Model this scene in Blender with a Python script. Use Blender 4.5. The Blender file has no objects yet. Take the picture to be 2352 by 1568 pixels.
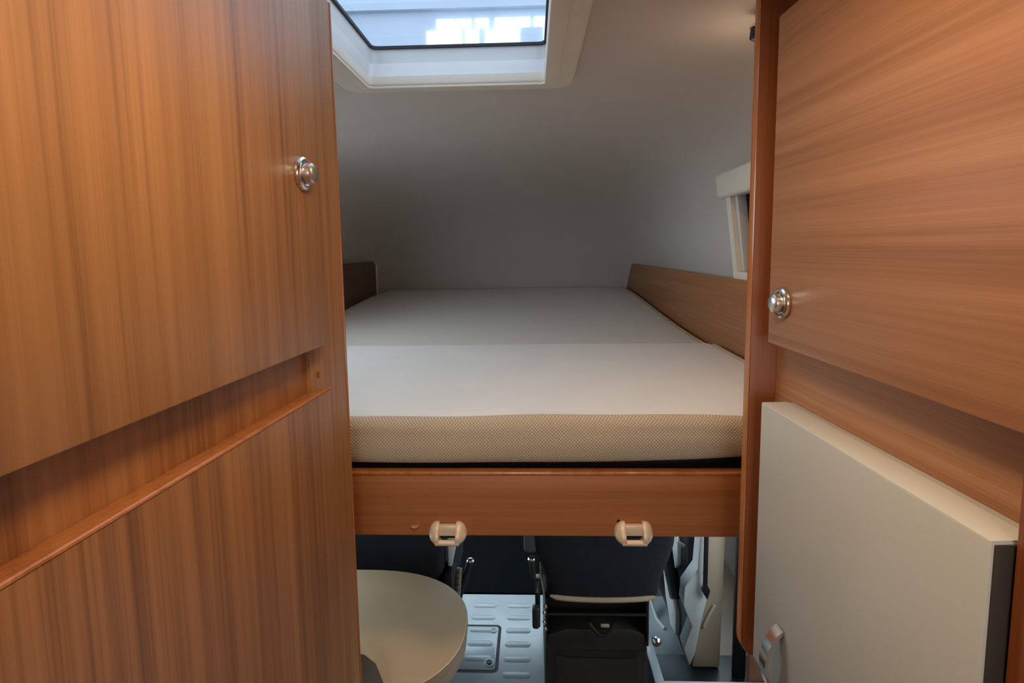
import bpy, bmesh, math, random
from mathutils import Vector, Matrix
random.seed(7)
S = bpy.context.scene
C = S.collection
R = math.radians

# ------------------------------------------------------------------ camera
cam_d = bpy.data.cameras.new('camera')
cam = bpy.data.objects.new('camera', cam_d)
C.objects.link(cam)
cam_d.sensor_fit = 'HORIZONTAL'
cam_d.sensor_width = 36.0
cam_d.lens = 1250.0 / 2352.0 * 36.0
cam_d.shift_y = -(784 - 703) / 2352.0
cam_d.clip_start = 0.02
cam.matrix_world = (Matrix.Translation((0, 0, 1.6)) @ Matrix.Rotation(R(2.2), 4, 'Z')
                    @ Matrix.Rotation(R(90 - 6.0), 4, 'X') @ Matrix.Rotation(R(-0.8), 4, 'Z'))
S.camera = cam

# ------------------------------------------------------------------ world and light
W = bpy.data.worlds.new('daylight'); S.world = W; W.use_nodes = True
wn = W.node_tree
bg = wn.nodes['Background']
bg.inputs['Color'].default_value = (0.85, 0.93, 1.0, 1)
bg.inputs['Strength'].default_value = 6.0
S.view_settings.view_transform = 'Standard'
S.view_settings.look = 'None'
S.view_settings.gamma = 1.0
S.view_settings.exposure = 0.45
S.view_settings.use_curve_mapping = False
try:
    S.cycles.max_bounces = 10
    S.cycles.diffuse_bounces = 6
    S.cycles.sample_clamp_indirect = 6.0
    S.cycles.caustics_reflective = False
    S.cycles.caustics_refractive = False
except Exception:
    pass

def portal(name, loc, rot, sx, sy):
    l = bpy.data.lights.new(name, 'AREA'); l.shape = 'RECTANGLE'; l.size = sx; l.size_y = sy
    l.cycles.is_portal = True
    o = bpy.data.objects.new(name, l); C.objects.link(o); o.location = loc; o.rotation_euler = rot
    return o
portal('skylight_portal', (-0.16, 0.92, 2.085), (0, 0, 0), 0.40, 0.66)
portal('windscreen_portal', (0, 3.60, 0.85), (R(-90), 0, 0), 1.8, 0.56)
portal('side_window_portal', (0.99, 2.60, 0.78), (0, R(90), 0), 0.58, 1.3)
portal('side_window_portal', (-0.99, 2.60, 0.78), (0, R(-90), 0), 0.58, 1.3)
portal('added_dinette_window_portal', (-0.99, 1.40, 0.88), (0, R(-90), 0), 0.36, 0.9)
portal('alcove_window_portal', (-0.99, 1.42, 1.615), (0, R(-90), 0), 0.51, 1.0)
portal('added_entrance_window_portal', (0.99, 1.42, 0.80), (0, R(90), 0), 0.5, 0.76)
portal('alcove_window_portal', (0.72, 1.42, 1.65), (0, R(90), 0), 0.2, 0.5)
portal('added_rear_window_portal', (0, -1.52, 1.525), (R(90), 0, 0), 0.9, 0.55)

# ------------------------------------------------------------------ materials
def newmat(name):
    m = bpy.data.materials.new(name); m.use_nodes = True
    nt = m.node_tree
    return m, nt, nt.nodes['Principled BSDF']

def setp(b, **k):
    for kk, v in k.items():
        kk = kk.replace('_', ' ')
        if kk in b.inputs: b.inputs[kk].default_value = v

def plain(name, col, rough=0.5, metal=0.0, var=0.08, scale=30, bump=0.0, bscale=400, spec=0.5, coat=0.0):
    """flat colour with a little procedural mottling"""
    m, nt, b = newmat(name)
    tc = nt.nodes.new('ShaderNodeTexCoord')
    n = nt.nodes.new('ShaderNodeTexNoise'); n.inputs['Scale'].default_value = scale; n.inputs['Detail'].default_value = 3
    r = nt.nodes.new('ShaderNodeValToRGB')
    e = r.color_ramp.elements
    e[0].position = 0.3; e[1].position = 0.7
    e[0].color = (*[c * (1 - var) for c in col], 1); e[1].color = (*[min(1, c * (1 + var)) for c in col], 1)
    nt.links.new(tc.outputs['Object'], n.inputs['Vector'])
    nt.links.new(n.outputs['Fac'], r.inputs['Fac'])
    nt.links.new(r.outputs['Color'], b.inputs['Base Color'])
    setp(b, Roughness=rough, Metallic=metal, Specular_IOR_Level=spec, Coat_Weight=coat, Coat_Roughness=0.2)
    if bump > 0:
        n2 = nt.nodes.new('ShaderNodeTexNoise'); n2.inputs['Scale'].default_value = bscale
        nt.links.new(tc.outputs['Object'], n2.inputs['Vector'])
        bp = nt.nodes.new('ShaderNodeBump'); bp.inputs['Strength'].default_value = bump; bp.inputs['Distance'].default_value = 0.001
        nt.links.new(n2.outputs['Fac'], bp.inputs['Height'])
        nt.links.new(bp.outputs['Normal'], b.inputs['Normal'])
    return m

def wood(name, axis, dark, mid, light, rough=0.42, off=0.0, bands=13.0, spec=0.5):
    m, nt, b = newmat(name)
    tc = nt.nodes.new('ShaderNodeTexCoord')
    def stretch(along, wobble=0.0):
        mp = nt.nodes.new('ShaderNodeMapping')
        sc = [1, 1, 1]; sc['XYZ'.index(axis)] = along
        mp.inputs['Scale'].default_value = sc
        mp.inputs['Location'].default_value = (off, off * 0.7, off * 1.3)
        nt.links.new(tc.outputs['Object'], mp.inputs['Vector'])
        return mp.outputs['Vector']
    def noise(vec, scale, detail, dist=0.0):
        n = nt.nodes.new('ShaderNodeTexNoise'); n.inputs['Scale'].default_value = scale
        n.inputs['Detail'].default_value = detail; n.inputs['Distortion'].default_value = dist
        nt.links.new(vec, n.inputs['Vector']); return n.outputs['Fac']
    a = noise(stretch(0.018), bands * 2.2, 2.5, 0.1)
    c = noise(stretch(0.012), bands * 9, 3.0)
    d = noise(stretch(0.008), 560, 2.0)
    def mad(x, w, y):
        n = nt.nodes.new('ShaderNodeMath'); n.operation = 'MULTIPLY_ADD'
        nt.links.new(x, n.inputs[0]); n.inputs[1].default_value = w
        if isinstance(y, float): n.inputs[2].default_value = y
        else: nt.links.new(y, n.inputs[2])
        return n.outputs[0]
    v = mad(d, 0.24, mad(c, 0.36, mad(a, 0.44, -0.02)))
    rp = nt.nodes.new('ShaderNodeValToRGB'); e = rp.color_ramp.elements
    e[0].position = 0.36; e[0].color = (*dark, 1)
    e[1].position = 0.64; e[1].color = (*light, 1)
    k = rp.color_ramp.elements.new(0.49); k.color = (*mid, 1)
    nt.links.new(v, rp.inputs['Fac'])
    nt.links.new(rp.outputs['Color'], b.inputs['Base Color'])
    bp = nt.nodes.new('ShaderNodeBump'); bp.inputs['Strength'].default_value = 0.08; bp.inputs['Distance'].default_value = 0.0006
    nt.links.new(d, bp.inputs['Height']); nt.links.new(bp.outputs['Normal'], b.inputs['Normal'])
    setp(b, Roughness=rough, Specular_IOR_Level=spec)
    return m

def weave(name, col, scale=420.0, strength=0.6, rough=0.9, dots=0.0):
    """knitted cover: crossing waves as relief"""
    m, nt, b = newmat(name)
    tc = nt.nodes.new('ShaderNodeTexCoord')
    n = nt.nodes.new('ShaderNodeTexNoise'); n.inputs['Scale'].default_value = 9; n.inputs['Detail'].default_value = 3
    r = nt.nodes.new('ShaderNodeValToRGB'); e = r.color_ramp.elements
    e[0].color = (*[c * 0.93 for c in col], 1); e[1].color = (*[min(1, c * 1.05) for c in col], 1)
    nt.links.new(tc.outputs['Object'], n.inputs['Vector']); nt.links.new(n.outputs['Fac'], r.inputs['Fac'])
    v = nt.nodes.new('ShaderNodeTexVoronoi'); v.inputs['Scale'].default_value = scale; v.inputs['Randomness'].default_value = 0.12
    v.voronoi_dimensions = '2D'; v.inputs['Randomness'].default_value = 0.05
    mp = nt.nodes.new('ShaderNodeMapping'); mp.inputs['Rotation'].default_value = (R(-90) if dots > 0 else 0, 0, R(45))
    nt.links.new(tc.outputs['Object'], mp.inputs['Vector']); nt.links.new(mp.outputs['Vector'], v.inputs['Vector'])
    if dots > 0:
        rr = nt.nodes.new('ShaderNodeMapRange'); rr.inputs['From Min'].default_value = 0.15; rr.inputs['From Max'].default_value = 0.6
        rr.inputs['To Min'].default_value = 1.0; rr.inputs['To Max'].default_value = 1.0 - dots
        nt.links.new(v.outputs['Distance'], rr.inputs['Value'])
        mx = nt.nodes.new('ShaderNodeMix'); mx.data_type = 'RGBA'; mx.blend_type = 'MULTIPLY'; mx.inputs['Factor'].default_value = 1.0
        nt.links.new(r.outputs['Color'], mx.inputs['A']); nt.links.new(rr.outputs['Result'], mx.inputs['B'])
        nt.links.new(mx.outputs['Result'], b.inputs['Base Color'])
    else:
        nt.links.new(r.outputs['Color'], b.inputs['Base Color'])
    bp = nt.nodes.new('ShaderNodeBump'); bp.inputs['Strength'].default_value = strength; bp.inputs['Distance'].default_value = 0.0012
    bp.invert = True
    nt.links.new(v.outputs['Distance'], bp.inputs['Height']); nt.links.new(bp.outputs['Normal'], b.inputs['Normal'])
    setp(b, Roughness=rough, Specular_IOR_Level=0.2, Sheen_Weight=0.2)
    return m

def glassy(name, tint, gloss=0.12, rough=0.02):
    m, nt, b = newmat(name)
    nt.nodes.remove(b)
    out = nt.nodes['Material Output']
    t = nt.nodes.new('ShaderNodeBsdfTransparent'); t.inputs['Color'].default_value = (*tint, 1)
    g = nt.nodes.new('ShaderNodeBsdfGlossy'); g.inputs['Roughness'].default_value = rough
    mx = nt.nodes.new('ShaderNodeMixShader'); mx.inputs['Fac'].default_value = gloss
    nt.links.new(t.outputs[0], mx.inputs[1]); nt.links.new(g.outputs[0], mx.inputs[2])
    nt.links.new(mx.outputs[0], out.inputs['Surface'])
    return m

def emit(name, col, strength):
    m, nt, b = newmat(name)
    setp(b, Base_Color=(*col, 1), Emission_Color=(*col, 1), Emission_Strength=strength)
    return m

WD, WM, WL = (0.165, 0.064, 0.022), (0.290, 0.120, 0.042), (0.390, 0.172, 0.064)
M = {}
M['wood_v_shaded'] = wood('walnut grain upright', 'Z', WD, WM, WL)  # shade on carcass and lower door is put into this darker walnut
M['wood_v_shaded2'] = wood('walnut grain upright door', 'Z', (0.205, 0.082, 0.027), (0.335, 0.147, 0.050), (0.420, 0.192, 0.070), off=3.1)
M['wood_h'] = wood('walnut grain level', 'Y', (0.27, 0.110, 0.042), (0.355, 0.153, 0.062), (0.43, 0.198, 0.086), off=1.7)
M['wood_h2'] = wood('walnut grain level strip', 'Y', (0.27, 0.110, 0.042), (0.355, 0.153, 0.062), (0.43, 0.198, 0.086), off=5.2)
M['wood_x'] = wood('walnut grain crosswise', 'X', (0.27, 0.085, 0.026), (0.34, 0.115, 0.036), (0.40, 0.145, 0.05), off=2.2, bands=9)
M['wood_edge_lit'] = wood('edge banding with warm light in colour', 'Z', (0.30, 0.095, 0.026), (0.38, 0.13, 0.038), (0.44, 0.165, 0.052), off=0.4, rough=0.2)  # orange tone carries the warm light that falls on the edges
M['wood_post'] = wood('walnut end panel', 'Z', (0.17, 0.045, 0.011), (0.225, 0.062, 0.015), (0.27, 0.082, 0.022), off=0.9)
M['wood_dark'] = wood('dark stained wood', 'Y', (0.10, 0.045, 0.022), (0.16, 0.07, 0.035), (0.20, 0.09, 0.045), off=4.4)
M['liner'] = plain('grey beige headliner fabric', (0.61, 0.565, 0.525), 0.95, var=0.02, scale=8, bump=0.25, bscale=650, spec=0.1)
M['wall'] = plain('cream wall board', (0.55, 0.50, 0.44), 0.7, var=0.03)
M['floor'] = plain('vinyl plank floor', (0.20, 0.14, 0.09), 0.5, var=0.2, scale=6)
M['frame'] = plain('cream skylight plastic', (0.80, 0.75, 0.655), 0.45, var=0.02)
M['white'] = plain('white plastic', (0.60, 0.60, 0.60), 0.4, var=0.02)
M['pane'] = glassy('skylight acrylic', (0.165, 0.185, 0.21), 0.05, 0.05)
M['clear'] = glassy('window glass', (0.9, 0.94, 0.95), 0.06)
M['smoked'] = glassy('smoked window acrylic', (0.055, 0.065, 0.085), 0.05)
M['rubber'] = plain('black rubber seal', (0.012, 0.012, 0.018), 0.6)
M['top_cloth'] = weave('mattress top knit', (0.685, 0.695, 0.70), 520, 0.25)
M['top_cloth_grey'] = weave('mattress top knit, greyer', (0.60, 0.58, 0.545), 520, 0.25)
M['side_cloth'] = weave('mattress honeycomb knit', (0.63, 0.515, 0.375), 240, 1.0, dots=0.5)
M['cream'] = plain('cream laminate', (0.50, 0.485, 0.42), 0.38, var=0.015, scale=5)
M['cream_edge'] = plain('cream edge banding', (0.66, 0.62, 0.53), 0.4, var=0.01)
M['edge_dark'] = plain('dark brown door edge', (0.034, 0.022, 0.014), 0.6, var=0.05)
M['chrome'] = plain('brushed chrome', (0.78, 0.77, 0.74), 0.18, 1.0, var=0.02)
M['satin'] = plain('satin nickel', (0.72, 0.69, 0.64), 0.3, 1.0, var=0.02)
M['champagne'] = plain('champagne plastic', (0.72, 0.56, 0.40), 0.38, 0.15, var=0.02)
M['hole'] = plain('dark recess', (0.01, 0.008, 0.006), 0.8)
M['black'] = plain('black plastic', (0.012, 0.013, 0.016), 0.45, var=0.1)
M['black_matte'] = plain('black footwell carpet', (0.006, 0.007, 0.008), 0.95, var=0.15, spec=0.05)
M['black_metal'] = plain('black painted steel', (0.014, 0.013, 0.012), 0.35, var=0.1)
M['seat'] = plain('charcoal seat fabric', (0.022, 0.022, 0.026), 0.95, var=0.1, scale=60, bump=0.3, bscale=900, spec=0.1)
M['armrest'] = plain('grey armrest vinyl', (0.07, 0.07, 0.085), 0.6)
M['seat_box'] = plain('dark brown seat box', (0.022, 0.018, 0.014), 0.55, var=0.1)
M['piping'] = plain('beige seat trim', (0.48, 0.34, 0.22), 0.6, var=0.05)
M['table'] = plain('cream table laminate', (0.80, 0.60, 0.38), 0.36, var=0.04, scale=7)
M['table_edge'] = plain('beige table edge', (0.27, 0.20, 0.135), 0.5, var=0.03)
M['taupe'] = plain('taupe upholstery', (0.085, 0.07, 0.048), 0.9, var=0.06, scale=80)
M['mat'] = plain('blue grey rubber cab floor', (0.52, 0.60, 0.64), 0.28, var=0.07, scale=14, spec=0.6)
M['mat_dark'] = plain('blue grey tread bar', (0.45, 0.53, 0.57), 0.28, var=0.05, spec=0.6)
M['door_grey'] = plain('pale grey door trim', (0.68, 0.72, 0.70), 0.5, var=0.03)
M['pillar'] = plain('cream pillar trim', (0.52, 0.41, 0.29), 0.55, var=0.03)
M['lilac'] = plain('pale worktop edge', (0.62, 0.58, 0.58), 0.4, var=0.02)
M['hall'] = plain('blue grey hall cladding', (0.58, 0.67, 0.78), 0.8, var=0.05, scale=0.6)
M['hall_pane'] = emit('lit hall window', (0.93, 0.97, 1.0), 4.0)
M['lamp_glass'] = emit('warm lamp diffuser', (1.0, 0.72, 0.44), 9.0)
M['asphalt'] = plain('hall ground', (0.22, 0.22, 0.22), 0.9, var=0.1, scale=2)

# ------------------------------------------------------------------ mesh helpers
def bm_new(): return bmesh.new()

def box(bm, x0, x1, y0, y1, z0, z1, bev=0.0, seg=2):
    t = bmesh.new()
    bmesh.ops.create_cube(t, size=1.0)
    for v in t.verts:
        v.co = Vector(((x0 + x1) / 2 + v.co.x * (x1 - x0), (y0 + y1) / 2 + v.co.y * (y1 - y0), (z0 + z1) / 2 + v.co.z * (z1 - z0)))
    if bev > 0:
        bmesh.ops.bevel(t, geom=t.edges[:], offset=bev, segments=seg, profile=0.5, affect='EDGES')
    merge(bm, t); return bm

def merge(bm, t):
    me = bpy.data.meshes.new('tmp'); t.to_mesh(me); t.free()
    bm.from_mesh(me); bpy.data.meshes.remove(me)

def prism(bm, pts, axis, a, b, bev=0.0, seg=2):
    """extrude a 2D outline; axis is the extrusion axis, pts are in the other two axes in order"""
    t = bmesh.new()
    def co(p, d):
        if axis == 'X': return (d, p[0], p[1])
        if axis == 'Y': return (p[0], d, p[1])
        return (p[0], p[1], d)
    A = [t.verts.new(co(p, a)) for p in pts]; B = [t.verts.new(co(p, b)) for p in pts]
    n = len(pts)
    f1 = t.faces.new(A); f2 = t.faces.new(B[::-1])
    for i in range(n): t.faces.new((A[i], B[i], B[(i + 1) % n], A[(i + 1) % n]))
    bmesh.ops.recalc_face_normals(t, faces=t.faces[:])
    if bev > 0:
        es = [e for e in t.edges if any(f.normal.angle(g.normal) > 0.6 for f in e.link_faces for g in e.link_faces if f != g)]
        bmesh.ops.bevel(t, geom=es, offset=bev, segments=seg, profile=0.5, affect='EDGES')
    merge(bm, t); return bm

def tube(bm, pts, rad, n=10, cap=True):
    """round bar along a polyline; rad a number or list"""
    t = bmesh.new()
    pts = [Vector(p) for p in pts]
    rs = rad if isinstance(rad, (list, tuple)) else [rad] * len(pts)
    rings = []
    up = Vector((0, 0, 1))
    prev = None
    for i, p in enumerate(pts):
        d = (pts[min(i + 1, len(pts) - 1)] - pts[max(i - 1, 0)]).normalized()
        if prev is None:
            u = d.cross(up)
            if u.length < 0.05: u = d.cross(Vector((1, 0, 0)))
            u.normalize()
        else:
            u = (prev - d * prev.dot(d)).normalized()
        prev = u
        w = d.cross(u)
        rings.append([t.verts.new(p + (u * math.cos(2 * math.pi * k / n) + w * math.sin(2 * math.pi * k / n)) * rs[i]) for k in range(n)])
    for i in range(len(rings) - 1):
        for k in range(n):
            t.faces.new((rings[i][k], rings[i][(k + 1) % n], rings[i + 1][(k + 1) % n], rings[i + 1][k]))
    if cap:
        t.faces.new(rings[0][::-1]); t.faces.new(rings[-1])
    bmesh.ops.recalc_face_normals(t, faces=t.faces[:])
    merge(bm, t); return bm

def lathe(bm, prof, loc, axis='X', sign=1, n=32):
    """prof: list of (distance along axis, radius)"""
    t = bmesh.new(); rings = []
    for d, r in prof:
        ring = []
        for k in range(n):
            a = 2 * math.pi * k / n
            c, s = math.cos(a) * r, math.sin(a) * r
            q = {'X': (sign * d, c, s), 'Y': (c, sign * d, s), 'Z': (c, s, sign * d)}[axis]
            ring.append(t.verts.new(Vector(loc) + Vector(q)))
        rings.append(ring)
    for i in range(len(rings) - 1):
        for k in range(n): t.faces.new((rings[i][k], rings[i][(k + 1) % n], rings[i + 1][(k + 1) % n], rings[i + 1][k]))
    t.faces.new(rings[0][::-1]); t.faces.new(rings[-1])
    bmesh.ops.recalc_face_normals(t, faces=t.faces[:])
    merge(bm, t); return bm

def surf(bm, fn, nu, nv, closed_u=False):
    t = bmesh.new()
    g = [[t.verts.new(fn(i / nu, j / nv)) for j in range(nv + 1)] for i in range(nu + 1)]
    for i in range(nu):
        for j in range(nv): t.faces.new((g[i][j], g[i + 1][j], g[i + 1][j + 1], g[i][j + 1]))
    merge(bm, t); return bm

def rounded(x0, x1, y0, y1, r, n=6):
    pts = []
    for cx, cy, a0 in ((x1 - r, y1 - r, 0), (x0 + r, y1 - r, 90), (x0 + r, y0 + r, 180), (x1 - r, y0 + r, 270)):
        for k in range(n + 1):
            a = R(a0 + 90 * k / n); pts.append((cx + r * math.cos(a), cy + r * math.sin(a)))
    return pts

def obj(name, bm, mat, parent=None, smooth=True, angle=35, kind=None, label=None):
    me = bpy.data.meshes.new(name)
    bmesh.ops.remove_doubles(bm, verts=bm.verts[:], dist=1e-6)
    if smooth:
        for f in bm.faces: f.smooth = True
        lim = R(angle)
        for e in bm.edges:
            if len(e.link_faces) == 2 and e.link_faces[0].normal.angle(e.link_faces[1].normal, 0) > lim: e.smooth = False
    bm.to_mesh(me); bm.free()
    me.materials.append(M[mat])
    o = bpy.data.objects.new(name, me); C.objects.link(o)
    if parent is not None: o.parent = parent
    if kind: o['kind'] = kind
    if label: o['label'] = label
    return o

def tag(o, label, cat, group=None):
    o['label'] = label; o['category'] = cat
    if group: o['group'] = group
    return o

def thing(name, label, cat, loc=(0, 0, 0), rz=0.0, group=None):
    o = bpy.data.objects.new(name, None); C.objects.link(o)
    o.empty_display_size = 0.05
    o.location = loc; o.rotation_euler = (0, 0, rz)
    return tag(o, label, cat, group)

def struct(name, bm, mat, parent=None, label=None, **k):
    o = obj(name, bm, mat, parent, **k)
    if parent is None: o['kind'] = 'structure'
    if label: o['label'] = label
    return o

def copy_part(o, loc, parent=None):
    c = o.copy(); C.objects.link(c); c.parent = parent or o.parent; c.location = loc
    return c

# ------------------------------------------------------------------ the shell of the vehicle
struct('floor', box(bm_new(), -1.0, 1.0, -1.5, 3.65, -0.06, 0.0), 'floor', label='brown vinyl floor of the camper', smooth=False)

def wall(bm, axis, a0, a1, u0, u1, v0, v1, holes):
    """slab with rectangular openings: u runs along the wall, v is height"""
    us = sorted({u0, u1, *[q for h_ in holes for q in h_[:2]]}); vs = sorted({v0, v1, *[q for h_ in holes for q in h_[2:]]})
    for p, q in zip(us, us[1:]):
        for r_, s_ in zip(vs, vs[1:]):
            cu, cv = (p + q) / 2, (r_ + s_) / 2
            if any(h_[0] < cu < h_[1] and h_[2] < cv < h_[3] for h_ in holes): continue
            if axis == 'X': box(bm, a0, a1, p, q, r_, s_)
            else: box(bm, p, q, a0, a1, r_, s_)
    return bm
CABW = (1.95, 3.25, 0.50, 1.07)
HL = [CABW, (0.95, 1.85, 0.72, 1.05), (0.92, 1.92, 1.36, 1.87)]
HR = [CABW, (1.04, 1.80, 0.55, 1.05), (1.0, 1.9, 1.40, 1.92)]
struct('wall_left', wall(bm_new(), 'X', -1.0, -0.97, -1.5, 3.65, -0.06, 2.1, HL), 'wall', label='cream side wall behind the wardrobe', smooth=False)
struct('wall_right', wall(bm_new(), 'X', 0.97, 1.0, -1.5, 3.65, -0.06, 2.1, HR), 'wall', label='cream side wall behind the refrigerator cabinet', smooth=False)
struct('wall_front', wall(bm_new(), 'Y', 3.55, 3.58, -1.0, 1.0, -0.06, 2.1, [(-0.9, 0.9, 0.58, 1.09)]), 'black', label='dark cab front with the windscreen opening', smooth=False)
struct('wall_back', wall(bm_new(), 'Y', -1.5, -1.47, -1.0, 1.0, -0.06, 2.1, [(-0.45, 0.45, 1.25, 1.80)]), 'wall', label='cream rear wall with an added window', smooth=False)
for nm, b4, lb in (('window_3', (-0.9, 0.9, 3.562, 3.567, 0.58, 1.09), 'cab windscreen pane'),
                   ('window_4', (0.982, 0.987, 1.95, 3.25, 0.50, 1.07), 'cab side window pane by the passenger door'),
                   ('window_5', (-0.987, -0.982, 1.95, 3.25, 0.50, 1.07), 'cab side window pane by the driver'),
                   ('window_6', (-0.45, 0.45, -1.487, -1.483, 1.25, 1.80), 'unseen rear window pane added for daylight'),  # unseen, added to bring daylight in from behind
                   ('window_7', (-0.987, -0.982, 0.95, 1.85, 0.72, 1.05), 'unseen dinette window pane added for daylight'),  # unseen opening added to light the table
                   ('window_9', (0.982, 0.987, 1.04, 1.80, 0.55, 1.05), 'unseen entrance door window pane added for daylight'),  # unseen opening added to light the pillar and table
                   ('window_8', (-0.987, -0.982, 0.92, 1.92, 1.36, 1.87), 'alcove window pane behind the wardrobe')):
    struct(nm, box(bm_new(), *b4), 'clear', label=lb, smooth=False)
# deck that carries the bed and closes the cab off from the alcove
struct('trim_1', box(bm_new(), -0.97, 0.97, 1.02, 3.55, 1.10, 1.17), 'black', label='dark underside of the alcove bed platform', smooth=False)

# ceiling: one moulded liner that runs from the living area into the alcove and curves down to the head of the bed
ZT = 1.967
def smooth01(t):
    t = max(0.0, min(1.0, t)); return t * t * (3 - 2 * t)
def liner(u, v):
    Y = -1.48 + v * (3.36 + 1.48)
    t = max(0.0, (Y - 1.25) / (3.36 - 1.25))
    zt = 1.22 + (ZT - 1.22) * max(0.0, 1 - t ** 3.0) ** 0.55
    k = smooth01((Y - 0.80) / 0.25)
    xr = 0.965 + (0.635 - 0.965) * k
    xl = -0.965 + (0.965 - 0.945) * k
    taper = max(0.0, (Y - 2.6) / 0.76)
    xr -= 0.03 * taper ** 2; xl += 0.05 * taper ** 2
    n = 9.0 - 4.0 * smooth01((Y - 0.8) / 1.2)
    zb = 1.16
    # even spacing along the section
    a = math.pi * u
    c, s = math.cos(a), math.sin(a)
    q = 2.0 / n
    x = (xl + xr) / 2 + (xr - xl) / 2 * math.copysign(abs(c) ** q, c)
    z = zb + (zt - zb) * abs(s) ** q
    return Vector((x, Y, z))
t = bmesh.new()
NU, NV = 120, 170
def section(j):                                                   # resample each section by arc length
    v = j / NV
    P = [liner(i / 600, v) for i in range(601)]
    L = [0.0]
    for a, b in zip(P, P[1:]): L.append(L[-1] + (b - a).length)
    out = []; k = 0
    for i in range(NU + 1):
        d = L[-1] * i / NU
        while k < 599 and L[k + 1] < d: k += 1
        w = (d - L[k]) / max(1e-9, L[k + 1] - L[k])
        out.append(P[k].lerp(P[k + 1], min(1, w)))
    return out
G = [[t.verts.new(p) for p in section(j)] for j in range(NV + 1)]
SX0, SX1, SY0, SY1 = -0.346, 0.029, 0.60, 1.198                  # skylight opening
for j in range(NV):
    for i in range(NU):
        q = (G[j][i], G[j][i + 1], G[j + 1][i + 1], G[j + 1][i])
        cx = sum(p.co.x for p in q) / 4; cy = sum(p.co.y for p in q) / 4; cz = sum(p.co.z for p in q) / 4
        if cz > 1.9 and SX0 - 0.02 < cx < SX1 + 0.02 and SY0 - 0.02 < cy < SY1 + 0.02: continue
        if cx < -0.86 and 0.92 < cy < 1.92 and 1.36 < cz < 1.87: continue      # alcove window behind the wardrobe
        if cx > 0.55 and 1.16 < cy < 1.60 and 1.535 < cz < 1.745: continue     # alcove window on the right
        t.faces.new(q)
bm = bm_new(); merge(bm, t)
bmesh.ops.reverse_faces(bm, faces=bm.faces[:])
struct('ceiling', bm, 'liner', label='grey beige moulded liner curving down over the alcove bed', angle=80)

# ------------------------------------------------------------------ roof skylight
sk = bpy.data.objects.new('window_1', None); C.objects.link(sk); sk['kind'] = 'structure'
sk['label'] = 'square roof skylight with cream frame above the bed'
sk.location = (-0.16, 0.92, 1.967)
def rel(o): return Vector(sk.location)
def ring(bm, outer, inner, z0, z1, bev=0.0):
    """flat frame between two outlines with the same count of points"""
    t = bmesh.new(); n = len(outer)
    def lay(pts, z): return [t.verts.new((p[0], p[1], z)) for p in pts]
    oa, ob, ia, ib = lay(outer, z0), lay(outer, z1), lay(inner, z0), lay(inner, z1)
    for k in range(n):
        m_ = (k + 1) % n
        t.faces.new((oa[k], oa[m_], ob[m_], ob[k])); t.faces.new((ia[k], ib[k], ib[m_], ia[m_]))
        t.faces.new((oa[k], ia[k], ia[m_], oa[m_])); t.faces.new((ob[k], ob[m_], ib[m_], ib[k]))
    bmesh.ops.recalc_face_normals(t, faces=t.faces[:])
    if bev > 0:
        es = [e for e in t.edges if len(e.link_faces) == 2 and abs(e.verts[0].co.z - z0) < 1e-6 and abs(e.verts[1].co.z - z0) < 1e-6
              and e.link_faces[0].normal.angle(e.link_faces[1].normal) > 0.8]
        bmesh.ops.bevel(t, geom=es, offset=bev, segments=3, profile=0.5, affect='EDGES')
    merge(bm, t); return bm
def shifted(pts): return [(x + 0.16, y - 0.92) for x, y in pts]
op = rounded(SX0, SX1, SY0, SY1, 0.010, 6)
fl = rounded(SX0 - 0.062, SX1 + 0.063, SY0 - 0.075, SY1 + 0.052, 0.045, 6)
ri = rounded(SX0 - 0.014, SX1 + 0.030, SY0 - 0.012, SY1 + 0.014, 0.012, 6)
fr = obj('frame', ring(bm_new(), shifted(fl), shifted(op), -0.017, 0.004, 0.006), 'frame', sk)
obj('blind_rail', ring(bm_new(), shifted(ri), shifted(rounded(SX0 - 0.001, SX1 + 0.001, SY0 - 0.001, SY1 + 0.001, 0.010, 6)), -0.021, -0.0165, 0.0015), 'frame', fr)
# liner of the shaft: white, leaning outwards a little towards the pane
up = rounded(SX0 - 0.006, SX1 + 0.006, SY0 - 0.03, SY1 + 0.050, 0.016, 6)
t = bmesh.new(); lo = shifted(op); hi = shifted(up)
levels = [(lo, -0.010), ([(a[0] * .5 + b[0] * .5, a[1] * .5 + b[1] * .5) for a, b in zip(lo, hi)], 0.038), (hi, 0.040), (hi, 0.078)]
rg = [[t.verts.new((p[0], p[1], z)) for p in pts] for pts, z in levels]
for a, b in zip(rg, rg[1:]):
    for k in range(len(a)): t.faces.new((a[k], b[k], b[(k + 1) % len(a)], a[(k + 1) % len(a)]))
bm = bm_new(); merge(bm, t)
obj('shaft', bm, 'white', sk)
# curb outside, so that no light passes between liner and roof
ou = rounded(SX0 - 0.05, SX1 + 0.05, SY0 - 0.07, SY1 + 0.08, 0.03, 6)
obj('curb', ring(bm_new(), shifted(ou), shifted(rounded(SX0 - 0.008, SX1 + 0.008, SY0 - 0.032, SY1 + 0.052, 0.016, 6)), 0.002, 0.076), 'white', sk)
obj('seal', ring(bm_new(), shifted(ou), shifted(rounded(SX0 - 0.001, SX1 + 0.001, SY0 - 0.026, SY1 + 0.045, 0.012, 6)), 0.076, 0.082), 'rubber', sk)
def dome(u, v):
    x = SX0 - 0.045 + (SX1 - SX0 + 0.09) * u; y = SY0 - 0.06 + (SY1 - SY0 + 0.13) * v
    return Vector((x + 0.16, y - 0.92, 0.083 + 0.03 * (16 * u * (1 - u) * v * (1 - v)) ** 0.6))
obj('pane', surf(bm_new(), dome, 16, 20), 'pane', sk)

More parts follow.
